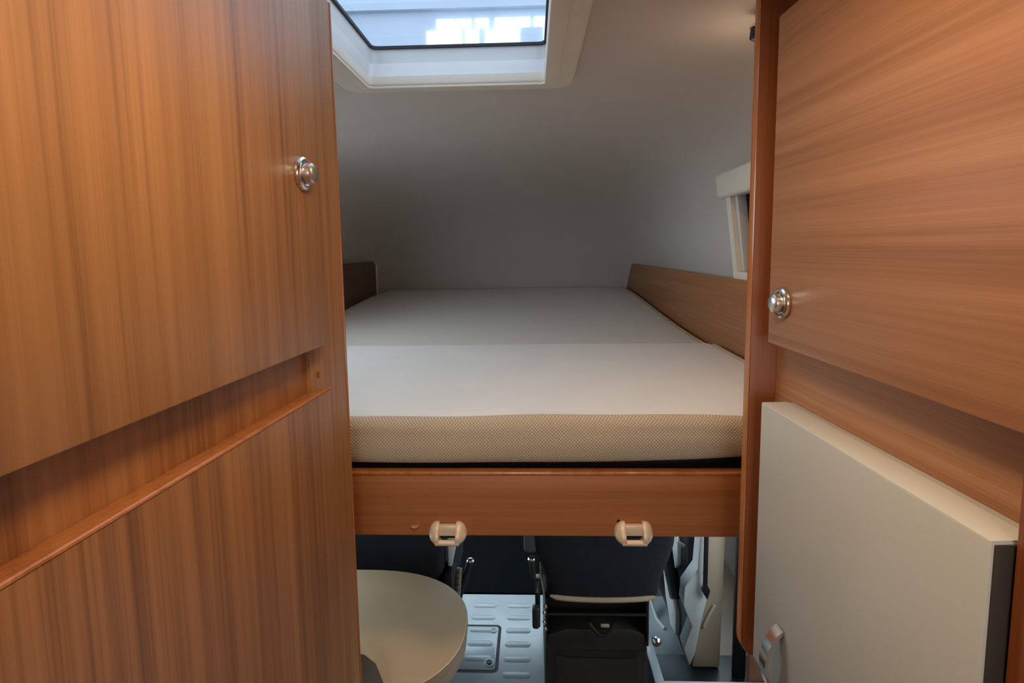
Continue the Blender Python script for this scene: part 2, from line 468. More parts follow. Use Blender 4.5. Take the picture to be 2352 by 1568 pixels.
# ------------------------------------------------------------------ exhibition hall seen through the skylight
h = tag(obj('hall_wall', box(bm_new(), -14, 14, 14.0, 14.3, 0, 7.9), 'hall', smooth=False), 'blue grey hall wall seen through the skylight', 'building')
h.name = 'hall_building'
hb = box(bm_new(), -14, 14, 13.86, 14.0, 7.45, 7.62)
obj('eaves_beam', hb, 'hall', h, smooth=False)
p0 = None
for r_, (z0, z1) in enumerate(((6.5, 6.95), (7.0, 7.22))):
    for k in range(9):
        x = -2.55 + k * 0.48 + 0.25 * r_
        if k == 5 and r_ == 0: continue
        o = obj('window_pane', box(bm_new(), x, x + 0.43 - 0.05 * (k % 3), 13.93, 14.0, z0, z1), 'hall_pane', h, smooth=False)
gnd = struct('ground', box(bm_new(), -30, 30, -30, 30, -0.75, -0.6), 'asphalt', label='grey ground outside', smooth=False)

# ------------------------------------------------------------------ wardrobe on the left
# local frame: y runs forward along the front, x points out into the aisle
wd = thing('wardrobe', 'tall walnut wardrobe with a round chrome knob, left of the aisle', 'wardrobe', (-0.34, 0, 0), R(-3))
obj('carcass', box(bm_new(), -0.55, -0.010, -0.60, 0.836, 0.0, 1.966, 0.001, 1), 'wood_v_shaded', wd)
obj('stile', prism(bm_new(), rounded(-0.020, 0.0, 0.724, 0.838, 0.004, 4), 'Z', 0.0, 1.966, 0.001, 1), 'wood_v_shaded2', wd)
ud = obj('upper_door', box(bm_new(), -0.0095, 0.018, -0.10, 0.737, 1.473, 1.945, 0.0022), 'wood_v_shaded2', wd)
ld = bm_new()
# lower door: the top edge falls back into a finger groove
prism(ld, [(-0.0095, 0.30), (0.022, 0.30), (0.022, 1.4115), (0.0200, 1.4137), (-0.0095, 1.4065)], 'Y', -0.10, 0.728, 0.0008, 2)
ld = obj('lower_door', ld, 'wood_v_shaded', wd)
fp = bm_new()
prism(fp, [(-0.0094, 1.4068), (0.0201, 1.4141), (0.0212, 1.4136), (0.0221, 1.4122), (0.0227, 1.4122), (0.0224, 1.4140), (0.0212, 1.4150), (0.0198, 1.4150), (-0.0094, 1.4078)], 'Y', -0.10, 0.7285)
obj('finger_pull', fp, 'wood_edge_lit', ld, label='finger pull edge with warm light in its colour')
obj('edge_band', box(bm_new(), -0.018, 0.0012, 0.8365, 0.8405, 0.02, 1.966, 0.0012), 'wood_edge_lit', wd)
obj('screw_cap', lathe(bm_new(), [(0, 0.0045), (0.0008, 0.0045), (0.0014, 0.0036)], (0, 0.738, 1.429), 'X', 1, 16), 'wood_post', wd)

def push_knob(parent, loc, sign, r=0.021, out=0.0):
    """round rosette with a pushed-out turn button"""
    x, y, z = loc
    ro = obj('rosette', lathe(bm_new(), [(0, r * 0.98), (0.002, r), (0.0045, r * 0.96), (0.0062, r * 0.84), (0.006, r * 0.72), (0.003, r * 0.68), (0.003, r * 0.1)],
             loc, 'X', sign, 40), 'chrome', parent)
    bu = obj('button', lathe(bm_new(), [(0.002, r * 0.60), (0.011 + out, r * 0.62), (0.0145 + out, r * 0.58), (0.0165 + out, r * 0.45), (0.0172 + out, r * 0.2), (0.0174 + out, 0.0005)],
             loc, 'X', sign, 40), 'satin', parent)
    return ro, bu
push_knob(ud, (0.018, 0.684, 1.697), 1)

# ------------------------------------------------------------------ refrigerator cabinet on the right (x points away from the aisle)
fc = thing('refrigerator_cabinet', 'tall walnut cabinet with a cream lower door, right of the aisle', 'cabinet', (0.36, 0, 0), R(2.5))
obj('carcass', box(bm_new(), 0.014, 0.50, 0.10, 0.765, 0.99, 1.884, 0.001, 1), 'wood_h2', fc)
obj('top_recess', box(bm_new(), 0.12, 0.50, 0.10, 0.765, 1.885, 1.960, 0.001, 1), 'wood_dark', fc)  # dark wood colour stands in for the shadow in the gap
ud2 = obj('upper_door', box(bm_new(), -0.020, 0.0135, 0.05, 0.722, 1.473, 1.882, 0.002), 'wood_h', fc)
push_knob(ud2, (-0.020, 0.684, 1.529), -1, 0.0195, -0.001)
# end panel beside the bed with a rounded lower corner
out = [(0.50, 1.960), (-0.022, 1.960)]
for k in range(9):
    a = R(180 + 90 * k / 8); out.append((-0.022 + 0.03 + 0.03 * math.cos(a), 1.02 + 0.03 * math.sin(a) - 0.0))
out.append((0.50, 0.99))
ep = obj('end_panel', prism(bm_new(), out, 'Y', 0.766, 0.784, 0.0015, 2), 'wood_post', fc)
eb = bm_new()
path = [(-0.0224, 1.955)] + [(p[0] - 0.0004, p[1]) for p in out[2:11]] + [(0.30, 0.9895)]
t = bmesh.new(); prev = None
for (x, z) in path:
    ringv = [t.verts.new((x, 0.7665, z)), t.verts.new((x - 0.0006, 0.768, z)), t.verts.new((x - 0.0006, 0.782, z)), t.verts.new((x, 0.7835, z))]
    if prev:
        for a in range(3): t.faces.new((prev[a], prev[a + 1], ringv[a + 1], ringv[a]))
    prev = ringv
bmesh.ops.solidify(t, geom=t.faces[:], thickness=0.0003)
merge(eb, t)
obj('edge_band', eb, 'wood_edge_lit', ep)
obj('stile', box(bm_new(), -0.0155, 0.0135, 0.10, 0.366, 0.99, 1.470, 0.001), 'wood_post', fc)
# cream door standing proud
cd = obj('cream_door', box(bm_new(), -0.030, 0.0135, 0.3695, 0.712, 1.036, 1.3945, 0.0016), 'cream', fc, label='cream laminate door')
obj('top_edge', box(bm_new(), -0.0295, 0.004, 0.3700, 0.7115, 1.3935, 1.3955, 0.0008), 'cream_edge', cd)
obj('side_edge', box(bm_new(), -0.0275, -0.002, 0.3680, 0.3700, 1.038, 1.3925, 0.0006), 'edge_dark', cd, label='dark brown edge of the cream door')
hb_ = bm_new()
hp = []
for k in range(15):
    f_ = k / 14; a = math.pi * f_
    hp.append((-0.030 - 0.020 * math.sin(a) ** 0.7, 0.640, 1.130 - 0.092 * f_))
t = bmesh.new(); prev = None
for i, p in enumerate(hp):
    w = 0.008; th = 0.0020
    j0, j1 = max(0, i - 1), min(14, i + 1)
    d = (Vector(hp[j1]) - Vector(hp[j0])).normalized(); nn = Vector((d.z, 0, -d.x))
    rr = [t.verts.new(Vector(p) + Vector((0, s1 * w, 0)) + nn * s2 * th) for s1, s2 in ((-1, -1), (1, -1), (1, 1), (-1, 1))]
    if prev:
        for a in range(4): t.faces.new((prev[a], prev[(a + 1) % 4], rr[(a + 1) % 4], rr[a]))
    else: t.faces.new(rr)
    prev = rr
t.faces.new(prev[::-1]); bmesh.ops.recalc_face_normals(t, faces=t.faces[:])
merge(hb_, t)
obj('handle', hb_, 'chrome', cd, label='chrome bow handle')
# black reading lamp on the back of the end panel
lm = thing('reading_lamp', 'small black reading lamp peeking out behind the right cabinet', 'lamp', (0.355, 0.90, 1.93), 0)
obj('lamp_head', lathe(bm_new(), [(0, 0.008), (0.003, 0.012), (0.019, 0.0135), (0.022, 0.011)], (0.008, 0.02, 0.018), 'Z', -1, 20), 'black', lm)
obj('bracket', tube(bm_new(), [(0.008, -0.085, 0.014), (0.008, 0.0, 0.016), (0.008, 0.012, 0.012)], 0.004, 10), 'black', lm)
obj('lamp_rim', lathe(bm_new(), [(-0.001, 0.009), (0.0, 0.013), (0.003, 0.0135), (0.004, 0.012)], (0.008, 0.02, 0.018), 'Z', -1, 20), 'chrome', lm)

l = bpy.data.lights.new('reading_lamp_light', 'AREA'); l.shape = 'DISK'; l.size = 0.020; l.energy = 0.75; l.color = (1.0, 0.62, 0.30)
lo_ = bpy.data.objects.new('reading_lamp_light', l); C.objects.link(lo_); lo_.parent = lm; lo_.location = (0.008, 0.02, -0.0055)
l = bpy.data.lights.new('alcove_fill_light', 'POINT'); l.energy = 0.13; l.color = (1.0, 0.74, 0.48); l.shadow_soft_size = 0.03  # added fill light outside the lamp head, brightens the ceiling liner
lo_ = bpy.data.objects.new('alcove_fill_light', l); C.objects.link(lo_); lo_.parent = lm; lo_.location = (0.008, 0.05, -0.06)

# ------------------------------------------------------------------ alcove bed
bed = thing('alcove_bed', 'walnut bed frame with front rail and side boards in the alcove', 'bed', (-0.16, 0.92, 1.09))
bo = Vector((-0.16, 0.92, 1.09))
def L(x, y, z): return (x - bo.x, y - bo.y, z - bo.z)
def lbox(bm, x0, x1, y0, y1, z0, z1, bev=0.0, seg=2):
    return box(bm, x0 - bo.x, x1 - bo.x, y0 - bo.y, y1 - bo.y, z0 - bo.z, z1 - bo.z, bev, seg)
rail = obj('front_rail', lbox(bm_new(), -0.90, 0.60, 0.920, 0.940, 1.0915, 1.2085, 0.003, 3), 'wood_x', bed)
obj('rail_edge', lbox(bm_new(), -0.90, 0.60, 0.9185, 0.9395, 1.2035, 1.2105, 0.0026, 3), 'wood_edge_lit', rail)
obj('side_board', lbox(bm_new(), 0.566, 0.584, 0.96, 3.30, 1.20, 1.507, 0.003), 'wood_h', bed)
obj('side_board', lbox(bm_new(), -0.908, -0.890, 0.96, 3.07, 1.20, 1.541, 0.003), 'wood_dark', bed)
obj('board_end', lbox(bm_new(), 0.560, 0.588, 3.300, 3.312, 1.20, 1.510, 0.002), 'frame', bed)
obj('board_end', lbox(bm_new(), -0.912, -0.884, 3.070, 3.084, 1.20, 1.543, 0.002), 'frame', bed)
obj('bed_base', lbox(bm_new(), -0.885, 0.56, 0.985, 3.25, 1.172, 1.215, 0.002), 'black', bed)
def grip(cx, cz):
    g = obj('grip_plate', lbox(bm_new(), cx - 0.020, cx + 0.020, 0.909, 0.9197, cz - 0.004, cz + 0.0155, 0.0025), 'champagne', bed)
    g.name = 'grip_plate'
    for s in (-1, 1):
        bm = bm_new()
        def ear(u, v):
            th = 2 * math.pi * u; ph = math.pi * (v - 0.5)
            # egg-shaped cheek, flat towards the middle
            ex = max(-0.25, math.cos(ph) * math.cos(th) * 1.0) if True else 0
            x = cx + s * (0.0185 + 0.0155 * ex)
            zz = math.sin(ph)
            yy = -abs(math.cos(ph) * math.sin(th)) if math.sin(th) > 0 else 0.0
            z = cz - 0.002 + 0.0215 * zz
            lean = 0.010 * (0.5 - 0.5 * zz)
            x -= s * 0.006 * max(0.0, -zz) ** 2
            return Vector(L(x, 0.9198 + 0.016 * yy * 1.0 - (lean if yy < 0 else 0) * abs(yy), z))
        surf(bm, ear, 28, 16)
        bmesh.ops.remove_doubles(bm, verts=bm.verts[:], dist=1e-5)
        bmesh.ops.recalc_face_normals(bm, faces=bm.faces[:])
        e = obj('grip_cheek', bm, 'champagne', bed, angle=50)
        obj('screw_hole', lathe(bm_new(), [(0, 0.0036), (0.0025, 0.0036)], L(cx + s * 0.0225, 0.9055, cz - 0.0105), 'Y', -1, 14), 'hole', e)
    obj('grip_bar', tube(bm_new(), [L(cx - 0.021, 0.9045, cz - 0.0135), L(cx + 0.021, 0.9045, cz - 0.0135)], 0.0052, 14), 'champagne', bed)
    obj('grip_slot', lbox(bm_new(), cx - 0.018, cx + 0.018, 0.9165, 0.9198, cz - 0.011, cz - 0.0045), 'hole', bed)
grip(-0.155, 1.1005)
grip(0.173, 1.1025)
hk = bm_new()
def cup(u, v):
    th = math.pi * u; ph = math.pi * 0.5 * v
    return Vector(L(-0.215 + 0.0078 * math.cos(th) * math.cos(ph), 0.9198 - 0.008 * math.sin(th) * math.cos(ph), 1.113 - 0.007 * math.sin(ph)))
surf(hk, cup, 16, 8); bmesh.ops.remove_doubles(hk, verts=hk.verts[:], dist=1e-6)
bmesh.ops.holes_fill(hk, edges=[e for e in hk.edges if e.is_boundary]); bmesh.ops.recalc_face_normals(hk, faces=hk.faces[:])
obj('hook_cup', hk, 'champagne', bed, label='small gold hook cup')
obj('peg_hole', lathe(bm_new(), [(0, 0.0032), (0.0006, 0.0032)], L(0.147, 0.9199, 1.121), 'Y', -1, 14), 'hole', bed)

# ------------------------------------------------------------------ mattresses
MX0, MX1 = -0.885, 0.556
def wob(x, a, f, p): return a * math.sin(f * x + p)
def ztop(x, y):
    """upper surface of the two mattress halves"""
    return 0.0
def mattress(name, y0, y1, z0, z1, label, hump):
    """rounded pad: top sheet, bulged border and piping; z0, z1 = top height at the near and the far end"""
    t0 = thing(name, label, 'mattress', (-0.16, (y0 + y1) / 2, 1.216))
    o = Vector(t0.location)
    def top(u, v):
        u = 0.5 - 0.5 * math.cos(math.pi * u); v = 0.5 - 0.5 * math.cos(math.pi * v)
        x = MX0 + 0.019 + (MX1 - MX0 - 0.038) * u; ya = y0 + (0.003 if hump else 0.019); yb = y1 - (0.019 if hump else 0.003); y = ya + (yb - ya) * v
        e = min(u, 1 - u) * (MX1 - MX0); f = min(v, 1 - v) * (y1 - y0)
        z = z0 + (z1 - z0) * smooth01(v) if hump else z0 + (z1 - z0) * v
        z += 0.004 * (1 - math.exp(-min(e, f) / 0.03)) + 0.0014 * math.sin(5.1 * x + 1) * math.sin(4.3 * y)
        z -= 0.003
        z -= 0.0045 * math.exp(-min(e, f) / 0.0025)
        sd = (y - y0) if hump else (y1 - y)
        z -= 0.006 * math.exp(-sd / 0.006)
        if v < 0.02: z += wob(x, 0.0018, 9.0, 0.6) + wob(x, 0.0010, 23.0, 1.6)
        return Vector((x, y, z)) - o
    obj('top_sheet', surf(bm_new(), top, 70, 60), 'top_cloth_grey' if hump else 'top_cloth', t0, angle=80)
    # border: profile swept round the four sides
    c = 0.03
    loop = []
    N = 60
    def add(p, nx, ny, v): loop.append((p[0], p[1], nx, ny, v))
    for k in range(N): add((MX0 + c + (MX1 - MX0 - 2 * c) * k / (N - 1), y0), 0, -1, 0)
    for k in range(1, 6): a = R(-90 + 90 * k / 6); add((MX1 - c + c * math.cos(a), y0 + c + c * math.sin(a)), math.cos(a), math.sin(a), 0)
    for k in range(30): add((MX1, y0 + c + (y1 - y0 - 2 * c) * k / 29), 1, 0, k / 29)
    for k in range(1, 6): a = R(90 * k / 6); add((MX1 - c + c * math.cos(a), y1 - c + c * math.sin(a)), math.cos(a), math.sin(a), 1)
    for k in range(N): add((MX1 - c - (MX1 - MX0 - 2 * c) * k / (N - 1), y1), 0, 1, 1)
    for k in range(1, 6): a = R(90 + 90 * k / 6); add((MX0 + c + c * math.cos(a), y1 - c + c * math.sin(a)), math.cos(a), math.sin(a), 1)
    for k in range(30): add((MX0, y1 - c - (y1 - y0 - 2 * c) * k / 29), -1, 0, 1 - k / 29)
    for k in range(1, 6): a = R(180 + 90 * k / 6); add((MX0 + c + c * math.cos(a), y0 + c + c * math.sin(a)), math.cos(a), math.sin(a), 0)
    t = bmesh.new(); rings = []; pipe = []
    for x, y, nx, ny, v in loop:
        zt = z0 + (z1 - z0) * (smooth01(v) if hump else v)
        crease = zt - 0.001 + wob(x, 0.0018, 9.0, 0.6) + wob(x, 0.0010, 23.0, 1.6)
        bot = 1.222 + (0.008 * smooth01((x - 0.05) / 0.4) + 0.012 * smooth01((x - 0.25) / 0.35) - 0.002 * math.exp(-((x + 0.2) / 0.12) ** 2) if (v == 0 and not hump) else 0)
        hgt = crease - bot
        prof = [(-0.022, crease - 0.008), (-0.0195, crease - 0.0045), (-0.0165, crease - 0.0004), (-0.011, crease - 0.0020), (-0.005, crease - 0.0065), (-0.0008, crease - 0.0125), (0.0018, crease - 0.018)]
        prof += [(0.0030 + wob(x, 0.0010, 11.0, 2.0), crease - 0.024)]
        prof += [(0.002 + 0.004 * math.sin(math.pi * q) + wob(x + q * 0.3, 0.0012, 7.0, 0.3), crease - 0.024 - (hgt - 0.032) * q) for q in (0.2, 0.4, 0.6, 0.8, 1.0)]
        prof += [(-0.002, bot + 0.003), (-0.012, bot)]
        seam = (ny < -0.5 and hump) or (ny > 0.5 and not hump)
        if seam: prof = [(min(d, 0.0) * 0.12, z - 0.009) for d, z in prof]
        rings.append([t.verts.new(Vector((x + nx * d, y + ny * d, z)) - o) for d, z in prof])
    n = len(rings)
    for i in range(n):
        for k in range(len(rings[0]) - 1): t.faces.new((rings[i][k], rings[i][k + 1], rings[(i + 1) % n][k + 1], rings[(i + 1) % n][k]))
    t.faces.new([r_[-1] for r_ in rings])
    bmesh.ops.recalc_face_normals(t, faces=t.faces[:])
    bm = bm_new(); merge(bm, t)
    obj('border', bm, 'side_cloth', t0, angle=80)
    return t0
mattress('mattress', 0.928, 1.6545, 1.3065, 1.312, 'off-white mattress section at the front rail with honeycomb border', False)
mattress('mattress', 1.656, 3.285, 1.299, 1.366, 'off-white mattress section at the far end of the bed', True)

# ------------------------------------------------------------------ small window in the right alcove wall
wn2 = bpy.data.objects.new('window_2', None); C.objects.link(wn2); wn2['kind'] = 'structure'
wn2['label'] = 'small cream framed window in the alcove side wall'
wn2.location = (0.60, 1.465, 1.50)
wn2.rotation_euler = (0, R(-7), 0)
obj('blind_cassette', box(bm_new(), -0.040, 0.05, -0.40, 0.145, 0.240, 0.310, 0.012, 3), 'frame', wn2)
obj('frame', wall(bm_new(), 'X', -0.018, 0.05, -0.38, 0.130, 0.005, 0.26, [(-0.345, 0.098, 0.03, 0.25)]), 'frame', wn2, smooth=False)
for y0_, y1_ in ((0.078, 0.096), (-0.34, -0.322)):
    obj('screen_rail', box(bm_new(), -0.006, 0.03, y0_, y1_, 0.03, 0.25, 0.003), 'white', wn2)
obj('pane', box(bm_new(), 0.018, 0.022, -0.345, 0.098, 0.03, 0.25), 'smoked', wn2, smooth=False)

# ------------------------------------------------------------------ dinette table
tb = thing('dinette_table', 'cream round-ended dinette table under the bed, left side', 'table', (-0.55, 1.22, 0))
def stadium(x0, x1, y0, y1, n=28, pw=2.3):
    cy, hy = (y0 + y1) / 2, (y1 - y0) / 2; rx = 0.30
    pts = [(x0, y0)]
    for k in range(n + 1):
        a = -math.pi / 2 + math.pi * k / n
        c, s = math.cos(a), math.sin(a)
        pts.append((x1 - rx + rx * abs(c) ** (2 / pw), cy + hy * math.copysign(abs(s) ** (2 / pw), s)))
    pts.append((x0, y1)); return pts
o3 = Vector(tb.location)
tp = [(x - o3.x, y - o3.y) for x, y in stadium(-0.95, -0.163, 0.955, 1.412)]
tt = obj('table_top', prism(bm_new(), tp, 'Z', 0.699, 0.720, 0.002, 2), 'table', tb)
tp2 = [(x - o3.x, y - o3.y) for x, y in stadium(-0.95, -0.162, 0.954, 1.413)]
obj('edge_band', prism(bm_new(), tp2, 'Z', 0.700, 0.7175), 'table_edge', tt)
tp3 = [(x - o3.x, y - o3.y) for x, y in stadium(-0.95, -0.165, 0.962, 1.408)]
obj('swivel_leaf', prism(bm_new(), tp3, 'Z', 0.668, 0.6925, 0.002, 2), 'table_edge', tb)
obj('leg', tube(bm_new(), [(0.0, 0.0, 0.0), (0.0, 0.0, 0.668)], 0.035, 20), 'satin', tb)
obj('foot', lathe(bm_new(), [(0, 0.14), (0.012, 0.14), (0.02, 0.05)], (0, 0, 0), 'Z', 1, 28), 'satin', tb)
# bench backrest that peeps over the table edge beside the wardrobe
bb = thing('bench_backrest', 'dark taupe cushion corner in front of the dinette table', 'cushion', (-0.410, 0.90, 0))
bm = bm_new()
prism(bm, [(-0.30, 0.45), (0.165, 0.45), (0.145, 0.67), (0.122, 0.79), (0.109, 0.828), (0.088, 0.846), (0.06, 0.852), (-0.30, 0.852)], 'Y', -0.03, 0.045, 0.012, 3)
obj('cushion', bm, 'taupe', bb)
obj('bench', box(bm_new(), -0.30, 0.05, -0.02, 0.045, 0.0, 0.45, 0.004), 'wood_dark', bb)

# ------------------------------------------------------------------ cab floor
cf = thing('cab_floor_mat', 'blue grey rubber cab floor with raised tread bars', 'floor mat', (0, 2.1, 0))
obj('mat', box(bm_new(), -0.72, 0.60, -0.55, 0.27, 0.0005, 0.006, 0.002), 'mat', cf)
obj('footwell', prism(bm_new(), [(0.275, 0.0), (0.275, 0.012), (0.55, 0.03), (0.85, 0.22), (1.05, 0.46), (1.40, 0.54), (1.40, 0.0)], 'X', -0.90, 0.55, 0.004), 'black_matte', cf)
hatch = obj('hatch_cover', prism(bm_new(), rounded(-0.40, -0.158, -0.188, 0.050, 0.012), 'Z', 0.004, 0.0085, 0.0015), 'mat', cf)
obj('hatch_gap', ring(bm_new(), rounded(-0.41, -0.146, -0.201, 0.063, 0.022), rounded(-0.40, -0.158, -0.188, 0.050, 0.012), 0.004, 0.0066), 'rubber', cf)
for x, y in ((-0.178, 0.024), (-0.182, -0.155)):
    bo_ = obj('bolt', lathe(bm_new(), [(0, 0.021 if y < 0 else 0.013), (0.003, 0.021 if y < 0 else 0.013), (0.0035, 0.015 if y < 0 else 0.010), (0.001, 0.014 if y < 0 else 0.009), (0.001, 0.001)], (x, y, 0.0083), 'Z', 1, 24), 'mat_dark', hatch)
    if y < 0: 
        obj('bolt_core', lathe(bm_new(), [(0, 0.010), (0.004, 0.009), (0.0045, 0.003)], (x, y, 0.009), 'Z', 1, 16), 'black', hatch)
b0 = obj('tread_bar', prism(bm_new(), rounded(-0.052, 0.052, -0.015, 0.015, 0.0145, 5), 'Z', -0.001, 0.0016, 0.001, 2), 'mat_dark', cf)
b0.location = (-0.075, 0.19, 0.006)
for ix, x in enumerate((-0.38, -0.228, -0.075, 0.08, 0.235)):
    for iy in range(8):
        y = 0.19 - iy * 0.080
        if (ix, iy) == (2, 0): continue
        onh = x < -0.2 and -0.19 < y < 0.06
        if x < -0.2 and not onh and -0.24 < y < 0.10: continue
        copy_part(b0, (x, y, 0.0085 if onh else 0.006))

# ------------------------------------------------------------------ driver seat (dark, left) and passenger seat (right of the cab gangway)
ds = thing('driver_seat', 'dark driver seat behind the dinette table', 'seat', (-0.50, 1.62, 0))
obj('backrest', prism(bm_new(), [(0.0, 0.40), (0.10, 0.40), (0.02, 1.06), (-0.08, 1.06), (-0.09, 0.80)], 'X', -0.24, 0.215, 0.03, 3), 'seat', ds)
obj('seat_cushion', box(bm_new(), -0.24, 0.20, 0.06, 0.55, 0.32, 0.46, 0.03, 3), 'seat', ds)
obj('seat_base', box(bm_new(), -0.20, 0.16, 0.05, 0.45, 0.0, 0.32, 0.02), 'seat_box', ds)
lv = obj('lever', tube(bm_new(), [(0.250, 0.05, 0.465), (0.264, 0.065, 0.51), (0.284, 0.08, 0.572)], [0.009, 0.010, 0.012], 12), 'black', ds)
obj('lever_tip', lathe(bm_new(), [(0, 0.0115), (0.003, 0.0125), (0.007, 0.010), (0.0085, 0.002)], (0.2845, 0.0805, 0.572), 'Z', 1, 16), 'chrome', lv)
obj('belt_buckle', prism(bm_new(), [(0.225, 0.60), (0.235, 0.60), (0.262, 0.72), (0.262, 0.76), (0.228, 0.76)], 'Y', -0.015, 0.0, 0.003), 'door_grey', ds)
obj('side_shield', prism(bm_new(), [(0.0, 0.30), (0.10, 0.30), (0.09, 0.56), (0.0, 0.62), (-0.05, 0.60)], 'X', 0.220, 0.242, 0.008), 'black_metal', ds)
bm = bm_new()
for k in range(5): box(bm, 0.243, 0.262, -0.012 + 0.012 * k, -0.005 + 0.012 * k, 0.500 + 0.012 * k, 0.525 + 0.012 * k, 0.002)
obj('ratchet', bm, 'satin', ds)

ps = thing('passenger_seat', 'charcoal passenger seat seen from behind with beige trim', 'seat', (0.22, 1.70, 0))
def pback(u, v):
    a = 2 * math.pi * u
    c, s = math.cos(a), math.sin(a); q = 2 / 5.0
    hw = 0.185 + 0.05 * smooth01(v * 3.0)
    z = 0.452 + 0.62 * v - 0.010 * (1 - abs(c)) * (1 if v < 0.05 else 0)
    return Vector((hw * math.copysign(abs(c) ** q, c) + 0.004, 0.055 + 0.055 * math.copysign(abs(s) ** q, s) - 0.12 * v * 0.4, z))
bm = bm_new(); surf(bm, pback, 40, 14)
bmesh.ops.remove_doubles(bm, verts=bm.verts[:], dist=1e-5)
bmesh.ops.holes_fill(bm, edges=[e for e in bm.edges if e.is_boundary]); bmesh.ops.recalc_face_normals(bm, faces=bm.faces[:])
bk = obj('backrest', bm, 'seat', ps, angle=60)
tr = [(-0.172 + 0.344 * k / 16, -0.006, 0.458 - 0.014 * math.sin(math.pi * k / 16) ** 0.5) for k in range(17)]
bm = bm_new(); tube(bm, tr, [0.004] + [0.0085] * 15 + [0.004], 10)
obj('trim_strip', bm, 'piping', bk, label='beige trim strip')
obj('armrest', box(bm_new(), -0.258, -0.214, 0.0, 0.30, 0.600, 0.70, 0.012, 3), 'armrest', ps)
sb = obj('seat_frame', box(bm_new(), -0.19, 0.155, 0.06, 0.46, 0.36, 0.43, 0.01), 'black_metal', ps)
obj('cross_bar', tube(bm_new(), [(-0.18, 0.0, 0.390), (0.145, 0.0, 0.390)], 0.0045, 10), 'black_metal', ps)
for x in (-0.185, 0.150):
    obj('side_plate', prism(bm_new(), [(-0.005, 0.28), (0.30, 0.28), (0.30, 0.44), (0.0, 0.44)], 'X', x - 0.004, x + 0.004, 0.002), 'black_metal', ps)
bm = bm_new()
hp = [(-0.045 + 0.09 * k / 12, -0.004 - 0.02 * math.sin(math.pi * k / 12), 0.362 - 0.032 * math.sin(math.pi * k / 12)) for k in range(13)]
tube(bm, hp, 0.0065, 10)
obj('release_handle', bm, 'black_metal', ps)
obj('handle_clip', box(bm_new(), -0.006, 0.022, -0.014, -0.006, 0.352, 0.362, 0.002), 'piping', ps)
obj('base_shroud', prism(bm_new(), [(-0.185, 0.262), (0.150, 0.262), (0.145, 0.315), (0.09, 0.335), (-0.12, 0.335), (-0.18, 0.315)], 'Y', 0.0, 0.40, 0.006), 'seat_box', ps)
bx = obj('seat_box', box(bm_new(), -0.19, 0.155, 0.015, 0.45, 0.0, 0.262, 0.012, 2), 'seat_box', ps)
obj('box_lid', prism(bm_new(), [(-0.155, 0.05), (0.125, 0.05), (0.125, 0.235), (0.08, 0.225), (-0.11, 0.225), (-0.155, 0.238)], 'Y', 0.003, 0.016, 0.004), 'seat_box', bx)
lv = obj('lever', tube(bm_new(), [(-0.224, 0.0, 0.510), (-0.229, 0.0, 0.545), (-0.232, 0.005, 0.578)], [0.006, 0.0095, 0.0125], 12), 'seat_box', ps)
obj('lever_tip', lathe(bm_new(), [(0, 0.0125), (0.004, 0.0135), (0.008, 0.011), (0.0095, 0.002)], (-0.232, 0.005, 0.577), 'Z', 1, 16), 'chrome', lv)
rc = obj('recliner_plate', prism(bm_new(), [(0.0, 0.34), (0.05, 0.34), (0.05, 0.50), (0.01, 0.505), (-0.012, 0.47)], 'X', -0.222, -0.205, 0.003), 'black_metal', ps)
obj('recliner_knob', box(bm_new(), -0.232, -0.208, -0.042, -0.014, 0.362, 0.437, 0.008, 3), 'seat_box', rc)
obj('gas_strut', tube(bm_new(), [(-0.205, -0.004, 0.575), (-0.203, -0.006, 0.53), (-0.195, -0.006, 0.47)], 0.003, 10), 'chrome', ps)
for k, z in enumerate((0.405, 0.428, 0.372, 0.350)):
    obj('adjuster_bolt', lathe(bm_new(), [(0, 0.006), (0.006, 0.006), (0.008, 0.003)], (-0.192 + 0.004 * (k % 2), -0.014, z), 'Y', -1, 10), 'chrome', ps)
obj('seat_rail', box(bm_new(), 0.19, 0.225, -0.02, 0.30, 0.0, 0.10, 0.006), 'mat', ps)
obj('rail_knob', lathe(bm_new(), [(0, 0.014), (0.01, 0.016), (0.02, 0.009)], (0.178, 0.0, 0.300), 'Y', -1, 16), 'satin', ps)

# ------------------------------------------------------------------ cab door, pillar, belt on the right
dr = thing('cab_door', 'black cab door with pale grey trim inserts, beyond the pillar', 'car door', (0.57, 2.35, 0))
obj('door_shell', box(bm_new(), 0.012, 0.05, -0.36, 0.60, -0.0, 0.50, 0.006), 'black', dr)
obj('lower_insert', prism(bm_new(), [(-0.27, 0.035), (-0.19, 0.02), (-0.10, 0.10), (-0.03, 0.235), (-0.05, 0.265), (-0.15, 0.19), (-0.27, 0.13)], 'X', -0.006, 0.013, 0.004), 'door_grey', dr)
obj('upper_insert', prism(bm_new(), [(-0.27, 0.34), (-0.24, 0.30), (-0.16, 0.40), (-0.20, 0.45), (-0.27, 0.49)], 'X', -0.004, 0.013, 0.004), 'door_grey', dr)
obj('armrest', prism(bm_new(), [(-0.30, 0.21), (-0.26, 0.18), (0.05, 0.36), (0.02, 0.42), (-0.08, 0.40)], 'X', -0.028, 0.012, 0.008), 'black', dr)
obj('pocket_rim', tube(bm_new(), [(-0.03, 0.16, 0.17), (-0.045, 0.05, 0.10), (-0.055, -0.06, 0.03), (-0.05, -0.14, 0.008), (-0.03, -0.20, 0.008)], 0.007, 10), 'door_grey', dr)
obj('pull_handle', tube(bm_new(), [(0.005, -0.33, 0.52), (-0.02, -0.33, 0.51), (-0.022, -0.345, 0.475), (0.0, -0.35, 0.46)], 0.007, 10), 'chrome', dr)

